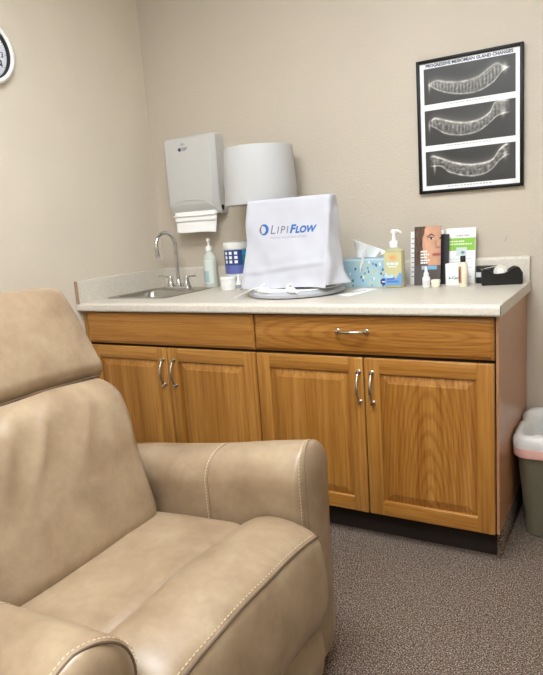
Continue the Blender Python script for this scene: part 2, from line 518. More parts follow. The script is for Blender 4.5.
mb.lathe([(.0086, 0), (.0115, -.002), (.0115, -.02), (.0085, -.024), (.006, -.024)], (ex+.001, ey+.002, ez-.022), 16)
mb.build('spout', M['chrome'], fc)
for sg in (-1, 1):
    hxp = fx+sg*.052
    mb = MB(); mb.lathe([(.019, .012), (.0195, .02), (.015, .034), (.012, .05), (.0125, .056), (.010, .062), (.002, .064)], (hxp, fy, fz), 18)
    mb.tube([(hxp-sg*.006, fy, fz+.055), (hxp+sg*.02, fy-.004, fz+.060), (hxp+sg*.05, fy-.008, fz+.063), (hxp+sg*.064, fy-.010, fz+.0635), (hxp+sg*.070, fy-.011, fz+.063)], [.0065, .0058, .005, .0056, .003], 10)
    mb.build('lever_handle', M['chrome'], fc)

# ------------------------------------------------------------------ things on the worktop
def pump(parent, c, z, sc=1., direction=(-1, 0), mat='white_plastic'):
    mb = MB(); x, y = c
    mb.lathe([(.016*sc, 0), (.0165*sc, .002), (.0165*sc, .020*sc), (.014*sc, .024*sc), (.0075*sc, .026*sc), (.0055*sc, .045*sc), (.0055*sc, .056*sc)], (x, y, z), 18)
    dx, dy = direction
    zz = z+.058*sc
    mb.lathe([(.0095*sc, -.006*sc), (.0105*sc, 0), (.0095*sc, .006*sc), (.003*sc, .008*sc)], (x, y, zz), 14)
    mb.tube([(x, y, zz+.002), (x+dx*.018*sc, y+dy*.018*sc, zz+.003), (x+dx*.030*sc, y+dy*.030*sc, zz-.002), (x+dx*.034*sc, y+dy*.034*sc, zz-.007)], [.006*sc, .005*sc, .0042*sc, .0036*sc], 9)
    return mb.build('pump', M[mat], parent)
def curved_label(mb, c, r, a0, a1, z0, z1, n=12, sx=1., sy=1.):
    mb.grid(lambda u, v: Vector((c[0]+r*sx*math.cos(math.radians(a0+(a1-a0)*u)), c[1]+r*sy*math.sin(math.radians(a0+(a1-a0)*u)), z0+(z1-z0)*v)), n, 1)
    return mb

# hand soap by the sink
sc_ = (.368, -.075)
so = thing('soap_bottle', (*sc_, H), 'tall clear hand soap pump bottle beside the faucet', 'soap bottle')
MB().lathe([(.031, 0), (.0335, .004), (.0335, .150), (.031, .162), (.018, .174), (.0135, .179), (.0135, .187)], (*sc_, H), 24).build('bottle', M['soap'], so)
mb = MB(); curved_label(mb, sc_, .0342, 200, 330, H+.022, H+.142)
mb.cur = 1; curved_label(mb, sc_, .0345, 215, 290, H+.028, H+.085)
mb.build('bottle_label', [plain('pale_green_label', (214, 224, 214), .4), plain('blue_green_label', (170, 196, 200), .4)], so)
pump(so, sc_, H+.185, .95, (.5, -.86))

# wipes canister
wc = (.540, -.080)
wi = thing('wipes_canister', (*wc, H), 'white wipes canister with navy and teal label, left of the white cover', 'canister')
MB().lathe([(.060, 0), (.063, .004), (.063, .186), (.061, .188)], (*wc, H), 36).build('body', M['white_plastic'], wi)
MB().lathe([(.0645, .1885), (.066, .191), (.066, .216), (.063, .222), (.040, .224), (.002, .224)], (*wc, H), 36).build('lid', M['white_plastic'], wi)
mb = MB(); curved_label(mb, wc, .0636, 205, 326, H+.112, H+.186)
mb.cur = 1; curved_label(mb, wc, .0636, 205, 326, H+.070, H+.112)
mb.cur = 2; curved_label(mb, wc, .0636, 326, 410, H+.018, H+.160)
mb.cur = 3; curved_label(mb, wc, .0637, 326, 410, H+.160, H+.186)
mb.cur = 5; curved_label(mb, wc, .0637, 335, 360, H+.095, H+.145)
mb.cur = 4
for i in range(3):
    for j in range(3):
        a = 240+i*25; curved_label(mb, wc, .0640, a, a+14, H+.122+j*.021, H+.122+j*.021+.014, 3)
mb.build('bottle_label', [M['navy'], plain('periwinkle_label', (92, 104, 168), .4), M['teal'], plain('sky_label', (52, 142, 190), .4), M['white_plastic'], plain('green_label', (70, 140, 90), .4)], wi)

# two shallow white jars stacked in front of the canister
jc = (.551, -.1885)
for i, (z, h, lab) in enumerate(((H, .024, 'low white round jar, the under one of a stack before the wipes canister'), (H+.0242, .040, 'taller white round jar, the upper one of a stack before the wipes canister'))):
    j = thing('white_jar', (*jc, z), lab, 'jar', 'stacked white jars')
    MB().lathe([(.037, 0), (.039, .002), (.039, h*.55), (.037, h*.6)], (*jc, z), 28).build('body', M['white_plastic'], j)
    MB().lathe([(.0395, h*.6), (.0405, h*.64), (.0405, h-.003), (.038, h), (.002, h)], (*jc, z), 28).build('lid', M['white_plastic'], j)
def dropper(c, sc, label, ring):
    t = thing('eye_drop_bottle', (*c, H), label, 'eye drops', 'eye drop bottles')
    MB().lathe([(.013*sc, 0), (.0145*sc, .002), (.0145*sc, .034*sc), (.012*sc, .040*sc), (.008*sc, .042*sc)], (*c, H), 18).build('bottle', M['white_plastic'], t)
    MB().lathe([(.0095*sc, .042*sc), (.0095*sc, .052*sc), (.006*sc, .058*sc), (.0045*sc, .074*sc), (.002*sc, .077*sc)], (*c, H), 16).build('cap', M['white_plastic'], t)
    mb = MB(); curved_label(mb, c, .0148*sc, 190, 350, H+.007*sc, H+.026*sc, 8)
    mb.build('bottle_label', ring, t)
dropper((.612, -.195), .95, 'tiny white dropper bottle beside the stacked white jars', M['ink_mid'])
dropper((1.508, -.175), 1.08, 'tiny white dropper bottle before the brochure with a face', plain('pale_grey_label', (214, 216, 218), .5))

# covered treatment device
dv = thing('eye_treatment_device', (1.0, -.34, H), 'round grey device base under the white cover', 'medical device')
mb = MB(); mb.lathe([(.190, .003), (.200, .005), (.202, .016), (.194, .024), (.180, .028)], (1.0, -.34, H), 56)
mb.build('base', plain('light_grey_plastic', (176, 178, 184), .3), dv)
MB().lathe([(.188, .0285), (.186, .033), (.12, .035), (.002, .035)], (1.0, -.34, H), 56).build('top_plate', M['white_plastic'], dv)
MB().lathe([(.188, 0), (.192, .0055), (.185, .006)], (1.0, -.34, H+.0002), 40).build('foot', M['black'], dv)
for i, px in enumerate((.945, 1.070)):
    mb = MB()
    c = Vector((px, -.520, H+.036))
    mb.rbox(c, (.016, .013, .012), .010, 2, 3)
    mb.tube([c+Vector((-.012, .0, .0)), c+Vector((-.024, .006, .004)), c+Vector((-.03, .03, .014)), c+Vector((-.03, .07, .02))], [.008, .006, .005, .004], 8)
    mb.tube([c+Vector((.012, -.004, -.002)), c+Vector((.026, -.010, -.006)), c+Vector((.032, -.012, -.010))], [.007, .005, .003], 8)
    mb.build('applicator', M['white_plastic'], dv)
mb = MB()
mb.tube([(.93, -.490, H+.050), (.88, -.497, H+.040), (.83, -.507, H+.020), (.80, -.520, H+.005)], [.006, .009, .010, .006], 10, flat=.25)
mb.build('strap', M['white_plastic'], dv)

mb = MB()
NU, NV = 56, 44
def wr(x, y, z, a=.006):
    return noise.noise(Vector((x*9, y*9, z*7)))*a+noise.noise(Vector((x*24+3, y*24, z*15)))*a*.35
# closed tube of cloth: rings of rounded rectangle shrinking/bulging with height, then a top
rings = []
for j in range(NV+1):
    v = j/NV
    z = H+.038+.352*v
    yf = -.470+.060*v
    yb = -.335-.005*v
    x0 = .806+.013*v; x1 = 1.200+.014*v
    flare = max(0, 1-v/.32)**1.5
    cyy = (yf+yb)/2; hyy = (yb-yf)/2; cxx = (x0+x1)/2; hxx = (x1-x0)/2
    ring = []
    for p in rrect(cxx, cyy, hxx, hyy, .016, z, 4):
        ring.append(p)
    # resample each ring finely
    dense = []
    m = len(ring)
    for i in range(m):
        a, b = ring[i], ring[(i+1) % m]
        k = max(1, int((b-a).length/.012))
        for q in range(k): dense.append(a.lerp(b, q/k))
    if j == 0: ND = [max(1, int((ring[(i+1) % m]-ring[i]).length/.012)) for i in range(m)]
    dense = []
    for i in range(m):
        a, b = ring[i], ring[(i+1) % m]
        for q in range(ND[i]): dense.append(a.lerp(b, q/ND[i]))
    out = []
    for p in dense:
        n = Vector(((p.x-cxx)/hxx, (p.y-cyy)/hyy, 0))
        if abs(n.x) > abs(n.y): n = Vector((math.copysign(1, n.x), 0, 0))
        else: n = Vector((0, math.copysign(1, n.y), 0))
        amp = .011+.006*(1-v)
        side = 1 if n.x > .5 else 0
        d = wr(p.x, p.y, p.z, amp*(2.0 if side else 1.))
        # sag creases along the bottom front, flared corner at the right
        d += .004*math.sin(p.x*36+p.z*20)*flare*(1 if n.y < -.5 else .4)
        if n.y < -.5:   # crease lines running from the upper corners
            d += .0035*math.exp(-((p.z-(H+.12)-.10*(p.x-1.0))/.010)**2)-.003*math.exp(-((p.z-(H+.10)-.10*(p.x-.97))/.012)**2)
        q = p+n*d
        if side:
            q.x += .062*flare*math.exp(-((p.y+.355)/.05)**2)+.016*math.sin(p.y*55+p.z*9)*flare*.6
            q.z += .012*flare
        if n.x < -.5: q.x -= .008*flare
        q.z += .005*math.sin(p.x*18+1)*(1-v)**4
        out.append(q)
    rings.append(out)
top1 = [Vector((1.0215+(p.x-1.0215)*.985, -.375+(p.y+.375)*.85, p.z+.007)) for p in rings[-1]]
top2 = [Vector((1.0215+(p.x-1.0215)*.9, -.375+(p.y+.375)*.4, p.z+.008)) for p in rings[-1]]
rings += [top1, top2]
mb.loft(rings, False); mb.poly([tuple(p) for p in rings[-1]])
cv = thing('device_cover', (1.02, -.4, H+.038), 'white fabric dust cover printed with a blue LipiFlow logo', 'cover')
from mathutils.bvhtree import BVHTree
cloth_tree = BVHTree.FromPolygons([tuple(v) for v in mb.v], mb.f)
def press(bld, lift, keep=None):
    """lay printed shapes onto the folds of the cloth"""
    for i, v in enumerate(bld.v):
        hit = cloth_tree.ray_cast(Vector((v.x, -1.0, v.z)), Vector((0, 1, 0)))
        if hit[0] is not None: bld.v[i] = Vector((v.x, hit[0].y-lift-(keep[i] if keep else 0), v.z))
mb.build('cloth', M['cover'], cv, angle=70)
mb = MB()   # hem and seams: thin raised folds inside the front edges
def fr(x, z, off=.0062): 
    v = (z-H-.038)/.352
    return Vector((x, -.470+.060*v-off, z))
xd = Vector((1, 0, 0)); yd = (fr(1, H+.3)-fr(1, H+.1)).normalized()
ob = MB()
ob.cur = 0
o0 = fr(.940, H+.257, .0085)
ob.text('L', .053, o0, xd, yd, .12, -.0002)
ob.text('IPI', .043, o0+xd*.030, xd, yd, .15, 0, space=1.28)
ob.cur = 1
ob.text('F', .047, o0+xd*.092, xd, yd, .24, .0016)
ob.text('LOW', .0365, o0+xd*.1165, xd, yd, .24, .0016, space=1.0)
ob.cur = 2
ob.text('THERMAL PULSATION SYSTEM', .0115, o0+xd*.0+yd*-.020, xd, yd, 0, 0, space=1.08)
hm = MB()
hx0_, hx1_ = .838, 1.178
hp = []
key_ = [(hx0_-.008, .060), (hx0_, .22), (hx0_+.004, .350), (hx0_+.012, .357), (1.0, .358), (hx1_-.008, .357), (hx1_, .350), (hx1_-.002, .22), (hx1_-.004, .060)]
for (a, b), (c_, d_) in zip(key_, key_[1:]):
    for k in range(12): hp.append(fr(a+(c_-a)*k/12, H+b+(d_-b)*k/12))
# a flat raised ribbon of stitching
w_ = .0016
for a, b in zip(hp, hp[1:]):
    d_ = (b-a).normalized(); n_ = Vector((-d_.z, 0, d_.x))*w_
    hm.add([a+n_, a-n_, b-n_, b+n_], [[0, 1, 2, 3]])
press(hm, .0007)
hm.build('hem', M['cover'], cv)
# swirl: two crescents
def crescent(mb, c, r, a0, a1, w):
    n = 16; vs = []; fs = []
    for i in range(n+1):
        t = i/n; a = math.radians(a0+(a1-a0)*t); ww = w*math.sin(PI*min(1, t*1.0+.0))**.6
        vs.append(c+xd*(r*math.cos(a))+yd*(r*math.sin(a))); vs.append(c+xd*((r-ww)*math.cos(a))+yd*((r-ww)*math.sin(a)))
    for i in range(n): fs.append([2*i, 2*i+2, 2*i+3, 2*i+1])
    mb.add(vs, fs)
ob.cur = 1; crescent(ob, fr(.911, H+.276, .0085), .023, 130, -120, .014)
ob.cur = 0; crescent(ob, fr(.911, H+.276, .0085), .021, 260, 110, .008)
press(ob, .0009)
ob.build('logo_lettering', [M['ink_grey'], M['ink_blue'], M['ink_mid']], cv, smooth=False)['label'] = 'blue and grey printed logo'

# card lying on the worktop
mb = MB()
q = [(1.212, -.400), (1.285, -.455), (1.318, -.225), (1.235, -.175)]
mb.loft([[Vector((x, y, H+z)) for x, y in q] for z in (.0004, .0014)], True)
mb.cur = 1
mb.poly([(1.243, -.335, H+.0017), (1.251, -.343, H+.0017), (1.287, -.270, H+.0017), (1.279, -.262, H+.0017)])
tag(mb.build('card', [M['paper'], M['navy']], loc=(1.26, -.31, H), smooth=False), 'white card with blue print lying flat before the tissue box', 'card')

# tissue box
tb = thing('tissue_box', (1.225, -.10, H), 'pale blue tissue box with a tissue sticking out, between cover and lotion', 'tissue box')
random.seed(3)
def tissue_paint(u, v):
    c = [158, 194, 212]
    k = .5+.5*math.sin(u*9+v*4); c = [c[0]+k*16, c[1]+k*8, c[2]-k*10]
    for (du, dv, col) in TB:
        if ((u-du)/.016)**2+((v-dv)/.055)**2 < 1: c = col
    if v > .95: c = [206, 222, 232]
    return c
TB = []
for i in range(34):
    TB.append((random.random(), random.random()*.9, random.choice([(54, 84, 150), (222, 206, 130), (240, 240, 236), (90, 134, 176), (120, 170, 200)])))
TB += [(.35, .66, (44, 74, 140)), (.62, .55, (44, 74, 140)), (.46, .36, (50, 80, 140)), (.78, .58, (226, 206, 120)), (.85, .8, (244, 240, 228))]
bx0, bx1, by0, by1, bh = 1.112, 1.338, -.150, -.035, .121
MB().box(bx0, bx1, by0, by1, H, H+bh, .002).build('carton', plain('pale_blue_carton', (170, 202, 218), .5), tb)
mb = MB(); mb.paintgrid((bx0+.001, by0-.0006, H+.001), (1, 0, 0), (0, 0, 1), bx1-bx0-.002, bh-.002, 110, 60, tissue_paint)
mb.build('front_print', M['paint'], tb, smooth=False)
mb = MB(); mb.lathe([(.015, 0), (.015, .0004)], (0, 0, 0), 24, lambda p: Vector((1.318+p.x, by0-.0008-p.z, H+.022+p.y)))
mb.cur = 1; mb.box(1.310, 1.326, by0-.0018, by0-.0013, H+.020, H+.025)
mb.build('round_badge', [M['navy'], M['paper']], tb, smooth=False)
mb = MB()
def tis(u, v):
    # a folded sheet: fans out upward with a pointed corner
    w = .050*(1-.35*v)
    x = 1.222+(u-.5)*2*w*.9-.012*v+.055*v*u
    top = .085*(1-.62*u)
    z = H+bh+.002+top*v
    y = -.10-.012*math.sin(u*PI*2.0)*(1-.3*v)-.035*v*v*(1-u)
    return Vector((x, y, z))
mb.grid(tis, 22, 14)
mb.grid(lambda u, v: tis(u, v)+Vector((.02*v, .016*v+.004, -.012*v)), 22, 14)
def tis3(u, v): # front flap hanging over the carton edge
    x = 1.212+.028*u-.008*v; z = H+bh+.006-.060*v+.05*u*(1-v)
    y = by0-.004-.004*math.sin(u*PI)-.002*v+(.030*(1-v)**3)
    return Vector((x+.010*v, y, z))
mb.grid(lambda u, v: tis3(u*(1-.85*v), v), 10, 14)
ti = mb.build('tissue', M['paper'], tb)
md = ti.modifiers.new('s', 'SOLIDIFY'); md.thickness = .0008

# lotion bottle
lc = (1.374, -.165)
lo = thing('lotion_bottle', (*lc, H), 'pale yellow lotion pump bottle beside the tissue box', 'lotion bottle')
mb = MB(); mb.loft([rrect(lc[0], lc[1], hx_, hy_, r_, H+z) for hx_, hy_, r_, z in ((.036, .020, .015, 0), (.0395, .0235, .018, .004), (.0395, .0235, .018, .143), (.037, .022, .018, .155), (.024, .019, .0185, .163), (.0145, .0145, .0144, .167))], True)
mb.build('bottle', M['honey'], lo)
def lot_paint(u, v):
    c = (198, 193, 146)
    if v > .80: c = (200, 191, 140)
    d = ((u-.5)/.26)**2+((v-.84)/.10)**2
    if d < 1: c = (220, 158, 108) if d < .4 else (210, 180, 124)
    if .62 < v < .70 and .12 < u < .82: c = (246, 246, 240) if (int(u*40) % 3) else (160, 180, 196)
    if .55 < v < .58 and .2 < u < .72: c = (226, 230, 220)
    wave = .30+.05*math.sin(u*8)+.05*math.sin(u*15+1)
    if v < wave: c = (112, 156, 208)
    if v < wave and ((u-.25)/.26)**2+((v-.30)/.12)**2 < 1: c = (190, 214, 234)
    if .17 < v < .22 and .1 < u < .55: c = (60, 92, 160)
    if .08 < v < .14 and .1 < u < .8: c = (70, 120, 190)
    return c
mb = MB(); mb.paintgrid((lc[0]-.0365, lc[1]-.0242, H+.012), (1, 0, 0), (0, 0, 1), .073, .135, 50, 90, lot_paint)
mb.build('bottle_label', M['paint_gloss'], lo, smooth=False)
pump(lo, lc, H+.166, 1.12, (.92, -.3))

# brochures
def slab_card(mb, x0, x1, y0, z0, z1, lean, th=.002):
    mb.loft([[Vector((x0, y0+t, z0)), Vector((x1, y0+t, z0)), Vector((x1, y0+lean+t, z1)), Vector((x0, y0+lean+t, z1))] for t in (0, th)], True)
# white brochure behind, only its left strip shows
t = MB(); slab_card(t, 1.405, 1.545, -.062, H+.0005, H+.222, .028)
t.cur = 1
for k in range(9):
    z = H+.03+k*.02; t.loft([[Vector((1.409+a, -.0626+(z+b-H)/.222*.028, z+b)) for a, b in ((0, 0), (.012, 0), (.012, .004), (0, .004))]], False); 
    t.f.append([len(t.v)-4, len(t.v)-3, len(t.v)-2, len(t.v)-1]); t.m.append(1)
tag(t.build('brochure', [M['paper'], M['ink_mid']], loc=(1.475, -.06, H), smooth=False), 'white printed leaflet standing at the back, its left edge showing past the face brochure', 'brochure')
# green and white brochure
gb = thing('brochure', (1.62, -.06, H), 'white brochure with a green band and a small photo, rightmost of the leaflets', 'brochure')
def green_paint(u, v):
    c = (240, 241, 240)
    if .60 < v < .84: c = (128, 184, 62)
    if .76 < v < .79 and .10 < u < .62 and int(u*50) % 4: c = (226, 240, 200)
    if .71 < v < .735 and .10 < u < .90 and int(u*50) % 4: c = (226, 240, 200)
    if .50 < v < .66 and .35 < u < .72: c = (198, 206, 208)
    if ((u-.58)/.07)**2+((v-.57)/.03)**2 < 1: c = (96, 150, 138)
    if .86 < v < .90 and .35 < u < .82 and int(u*60) % 4: c = (150, 158, 152)
    for k in range(7):
        if abs(v-(.45-k*.055)) < .010 and .1 < u < .9-.1*(k % 3) and int(u*70) % 4: c = (196, 200, 200)
    return c
t = MB(); slab_card(t, 1.556, 1.676, -.066, H+.0005, H+.226, .034); t.build('leaflet', M['paper'], gb, smooth=False)
yv = Vector((0, .034, .2255)).normalized()
t = MB(); t.paintgrid((1.558, -.0668, H+.002), (1, 0, 0), yv, .116, .222, 70, 120, green_paint); t.build('printed_page', M['paint_gloss'], gb, smooth=False)
# dark brochure behind the face
t = MB(); slab_card(t, 1.505, 1.572, -.078, H+.0005, H+.205, .030)
tag(t.build('brochure', plain('charcoal_leaflet', (44, 42, 46), .35), loc=(1.54, -.078, H), smooth=False), 'charcoal leaflet tucked between the face brochure and the green brochure', 'brochure')
# face brochure in its stand
fb = thing('brochure', (1.49, -.10, H), 'brochure with a close-up photo of a face, standing right of the lotion bottle', 'brochure')
t = MB(); slab_card(t, 1.437, 1.548, -.112, H+.0005, H+.242, .030); t.build('leaflet', plain('dark_leaflet', (78, 70, 66), .4), fb, smooth=False)
def face_paint(u, v):
    n = noise.noise(Vector((u*7, v*9, 3)))
    if v < .34:
        c = (84, 76, 72)
        if .27 < v < .33 and .5 < u < .86: c = (122, 168, 204)
        if .27 < v < .33 and .28 < u < .5: c = (160, 180, 200)
        return c
    # hair
    fx_ = (u-.86)/.56; fy_ = (v-.70)/.44
    if fx_**2+fy_**2 < 1+.1*n:
        l = .98-.26*max(0, u-.55)-.28*max(0, .45-u)+.05*n
        c = (212*l, 160*l, 130*l)
        def el(a, b, ra, rb): return ((u-a)/ra)**2+((v-b)/rb)**2 < 1
        if el(.62, .865-.25*abs(u-.64), .17, .014): c = (88, 56, 42)
        if el(.62, .795, .125, .030): c = (150, 104, 84)
        if el(.63, .792, .105, .021): c = (214, 198, 188)
        if el(.64, .793, .045, .022): c = (52, 34, 28)
        if el(.62, .812, .12, .008): c = (48, 30, 26)
        if u > .945 and abs(v-.79) < .018: c = (58, 38, 32)
        if el(.90, .640, .10, .020): c = (160, 108, 88)
        if .66 < v < .76 and abs(u-.80-.2*(.76-v)) < .022: c = (178*l, 128*l, 102*l)
        if el(.86, .520, .18, .030): c = (168, 92, 84)
        if el(.86, .522, .17, .005): c = (110, 58, 54)
    else:
        k_ = .5+.5*math.sin(u*40+v*9+n*5)
        c = (62+34*k_, 46+24*k_, 34+16*k_)
        if v < .46: c = (70+20*k_, 56+14*k_, 46+8*k_)
    for k, (z, a, b) in enumerate(((.575, .24, .52), (.525, .24, .56), (.475, .24, .48), (.425, .24, .60), (.385, .24, .50))):
        if abs(v-z) < .014 and a < u < b and int(u*48) % 4: c = (244, 242, 240)
    return c
yv = Vector((0, .030, .2415)).normalized()
t = MB(); t.paintgrid((1.4375, -.1128, H+.001), (1, 0, 0), yv, .110, .2425, 70, 140, face_paint); t.build('printed_page', M['paint_gloss'], fb, smooth=False)

# small white carton before the green brochure
wb = thing('small_carton', (1.606, -.11, H), 'small white carton with teal print before the green brochure', 'box')
MB().box(1.573, 1.640, -.125, -.095, H, H+.088, .0012).build('carton', M['paper'], wb)
t = MB(); t.text('e-Care', .017, (1.585, -.1254, H+.026), (1, 0, 0), (0, 0, 1), 0, .0003)
t.build('printed_lettering', plain('teal_ink', (62, 122, 138), .5), wb, smooth=False)
# pot
pj = thing('white_jar', (1.543, -.165, H), 'very small white pot between the dropper bottle and the black-capped bottle', 'jar')
MB().lathe([(.016, 0), (.0175, .002), (.0175, .014), (.016, .016)], (1.543, -.165, H), 22).build('body', M['cream_bottle'], pj)
MB().lathe([(.018, .016), (.0185, .018), (.0185, .027), (.016, .030), (.001, .030)], (1.543, -.165, H), 22).build('lid', M['cream_bottle'], pj)
# black-capped bottle
kc = (1.650, -.152)
kb = thing('small_bottle', (*kc, H), 'cream bottle with black cap standing left of the tape dispenser', 'bottle')
MB().lathe([(.016, 0), (.0175, .003), (.0175, .086), (.015, .094), (.009, .097)], (*kc, H), 22).build('bottle', M['cream_bottle'], kb)
MB().lathe([(.0105, .097), (.0105, .119), (.009, .121), (.001, .121)], (*kc, H), 18).build('cap', M['black'], kb)
mb = MB(); curved_label(mb, kc, .0178, 195, 262, H+.014, H+.080, 8); mb.cur = 1; curved_label(mb, kc, .0180, 205, 238, H+.020, H+.068, 6)
mb.build('bottle_label', [plain('tan_label', (176, 120, 78), .4), plain('dark_brown_label', (84, 56, 42), .4)], kb)

# tape dispenser
td = thing('tape_dispenser', (1.78, -.11, H), 'black desktop tape dispenser with a roll of tape at the worktop end', 'tape dispenser')
ta = math.radians(16)
tx = Vector((math.cos(ta), math.sin(ta), 0)); ty = Vector((-math.sin(ta), math.cos(ta), 0)); to = Vector((1.722, -.150, H))
def TX(p): return to+tx*p.x+ty*p.y+Vector((0, 0, p.z))
prof = [(0, 0), (.146, 0), (.150, .006), (.150, .045), (.138, .066), (.124, .070), (.110, .064), (.098, .054), (.084, .046), (.056, .044), (.044, .046), (.036, .052), (.026, .061), (.006, .062), (0, .056)]
mb = MB(); mb.loft([[Vector((a, y, b)) for a, b in prof] for y in (0, .012)], True, TX)
mb.loft([[Vector((a, y, b)) for a, b in prof] for y in (.040, .052)], True, TX)
mb.box(.002, .146, .011, .041, .0005, .024, 0, 1, TX)
mb.box(.004, .030, .011, .041, .020, .060, 0, 1, TX); mb.box(.132, .148, .011, .041, .020, .050, 0, 1, TX)
mb.build('body', M['black'], td, angle=30)
mb = MB(); mb.lathe([(.013, -.010), (.025, -.010), (.025, .010), (.013, .010), (.013, -.010)], (0, 0, 0), 32, lambda p: TX(Vector((.070+p.x, .026+p.z, .052+p.y))), cap=False)
mb.build('tape_roll', M['tape'], td)
mb = MB(); mb.lathe([(.003, -.011), (.013, -.011), (.013, .011), (.003, .011)], (0, 0, 0), 24, lambda p: TX(Vector((.070+p.x, .026+p.z, .052+p.y))))
mb.build('hub', M['white_plastic'], td)
mb = MB(); mb.box(-.002, .006, .012, .040, .060, .0635, 0, 1, TX); mb.build('cutter', M['steel'], td)
mb = MB(); mb.loft([[Vector((.064, .018, .0735+k)), Vector((.064, .034, .0735+k)), Vector((.010, .034, .0645+k)), Vector((.010, .018, .0645+k))] for k in (0, .0006)], True, TX)
mb.build('tape_strip', M['tape'], td)
# black box behind it
bb = thing('desk_box', (1.72, -.06, H), 'black box with white label behind the tape dispenser', 'box')
MB().box(1.682, 1.766, -.072, -.045, H, H+.071, .003).build('body', M['matte_black'], bb)
MB().box(1.683, 1.706, -.0735, -.0715, H+.026, H+.046).build('label_sticker', plain('grey_white_sticker', (206, 208, 212), .5), bb)

# ------------------------------------------------------------------ table lamp behind the cover
lx, ly = .758, -.174
lm = thing('table_lamp', (lx, ly, H), 'unlit table lamp with white drum shade standing behind the white cover', 'lamp')

# the lamp stands behind the covered device, its thin stem free of the monitor
lpx, lpy = .790, -.055-.0
mb = MB(); mb.lathe([(.048, 0), (.048, .010), (.040, .016), (.012, .022), (.010, .03)], (lx, ly, H), 32); mb.build('base', M['nickel'], lm)
mb = MB(); mb.tube([(lx, ly, H+.02), (lx, ly, H+.30), (lx, ly, H+.46), (lx, ly, H+.56)], .007, 10); mb.build('stem', M['nickel'], lm)
mb = MB(); mb.lathe([(.167, 1.303), (.168, 1.306), (.155, 1.549), (.1545, 1.552), (.1525, 1.552), (.1655, 1.303), (.167, 1.303)], (lx, ly, 0), 64, cap=False)
mb.lathe([(.1675, 1.310), (.1680, 1.311), (.1675, 1.319), (.1668, 1.319)], (lx, ly, 0), 64, cap=False)
for k in range(3):
    a = k*2*PI/3+.5
    mb.tube([(lx, ly, 1.46), (lx+.155*math.cos(a), ly+.155*math.sin(a), 1.50)], .002, 6)
mb.build('lamp_shade', M['shade'], lm)

# ------------------------------------------------------------------ paper towel dispenser on the wall
dp = thing('towel_dispenser', (.30, -.05, 1.28), 'white folded paper towel dispenser mounted on the wall above the sink', 'towel dispenser')
mb = MB()
def DR(z, xl, xr, yf, ch):
    return [Vector((xl, -.002, z)), Vector((xr, -.002, z)), Vector((xr, yf+ch, z)), Vector((xr-.010, yf+ch*.55, z)), Vector((xr-ch*.9, yf, z)), Vector((xl+ch*.5, yf, z)), Vector((xl+.003, yf+ch*.35, z)), Vector((xl, yf+ch*.8, z))]
secs = [(1.282, .158, .457, -.060, .012), (1.290, .156, .459, -.070, .012), (1.330, .156, .460, -.098, .026), (1.345, .156, .460, -.102, .027), (1.640, .156, .460, -.098, .027), (1.655, .157, .459, -.094, .026), (1.664, .161, .455, -.084, .022), (1.668, .168, .448, -.062, .02)]
mb.loft([DR(*s) for s in secs], True)
bod = mb.build('housing', M['dispenser'], dp, angle=24)
# raised lower hood line
mb = MB()
pts = [(.196, -.1000, 1.338), (.222, -.1035, 1.352), (.300, -.1040, 1.358), (.378, -.1035, 1.352), (.425, -.0985, 1.326), (.437, -.088, 1.312)]
mb.tube(pts, .0022, 8); mb.build('hood_edge', M['dispenser'], dp)
mb = MB(); 
mb.lathe([(.0105, 0), (.0105, .004), (.008, .006), (.001, .006)], (0, 0, 0), 16, lambda p: Vector((.4595+p.z, -.052+p.x, 1.312+p.y)))
mb.box(.4595, .4655, -.056, -.048, 1.296, 1.312)
mb.build('lock', M['black'], dp)
mb = MB(); mb.box(.4598, .4606, -.030, -.026, 1.345, 1.415); mb.build('gauge_slot', M['grey_plastic'], dp)
mb = MB(); mb.lathe([(.0085, 0), (.0085, .0006)], (0, 0, 0), 20, lambda p: Vector((.262+p.x, -.1008-p.z, 1.604+p.y)))
mb.cur = 1
for (a, b, z0, z1) in ((.276, .308, 1.606, 1.612), (.276, .300, 1.5985, 1.6025)):
    mb.box(a, b, -.1018, -.1002, z0, z1)
for a, z in ((.268, 1.625), (.290, 1.625)): mb.box(a, a+.005, -.1014, -.0998, z, z+.004)
mb.box(.2775, .2845, -.1012, -.0995, 1.622, 1.634)
mb.build('logo', [M['ink_navy'], M['ink_mid']], dp, smooth=False)
tw = thing('paper_towels', (.31, -.06, 1.19), 'white folded paper towels hanging out below the wall dispenser', 'paper towel')
def towel(k):
    def f(u, v):
        z = 1.300-.102*v-.006*u*v-.002*math.sin(u*7+k)*v
        x = .176+.014*v+(.262-.020*v)*u
        y = -.070-.008*k-.022*v-.003*math.sin(u*4+k)*v
        return Vector((x, y, z))
    return f
mb = MB(); mb.grid(towel(0), 20, 14); t_ = mb.build('sheet', M['paper'], tw); t_.modifiers.new('s', 'SOLIDIFY').thickness = .0012
mb = MB(); mb.grid(lambda u, v: towel(1)(u, v*.45)+Vector((0, 0, 0)), 20, 10); t_ = mb.build('sheet', M['paper'], tw); t_.modifiers.new('s', 'SOLIDIFY').thickness = .0012
mb = MB(); mb.tube([(.176, -.086, 1.281), (.25, -.0865, 1.279), (.35, -.0865, 1.279), (.440, -.086, 1.281)], .006, 10, flat=.7); mb.build('fold', M['paper'], tw)

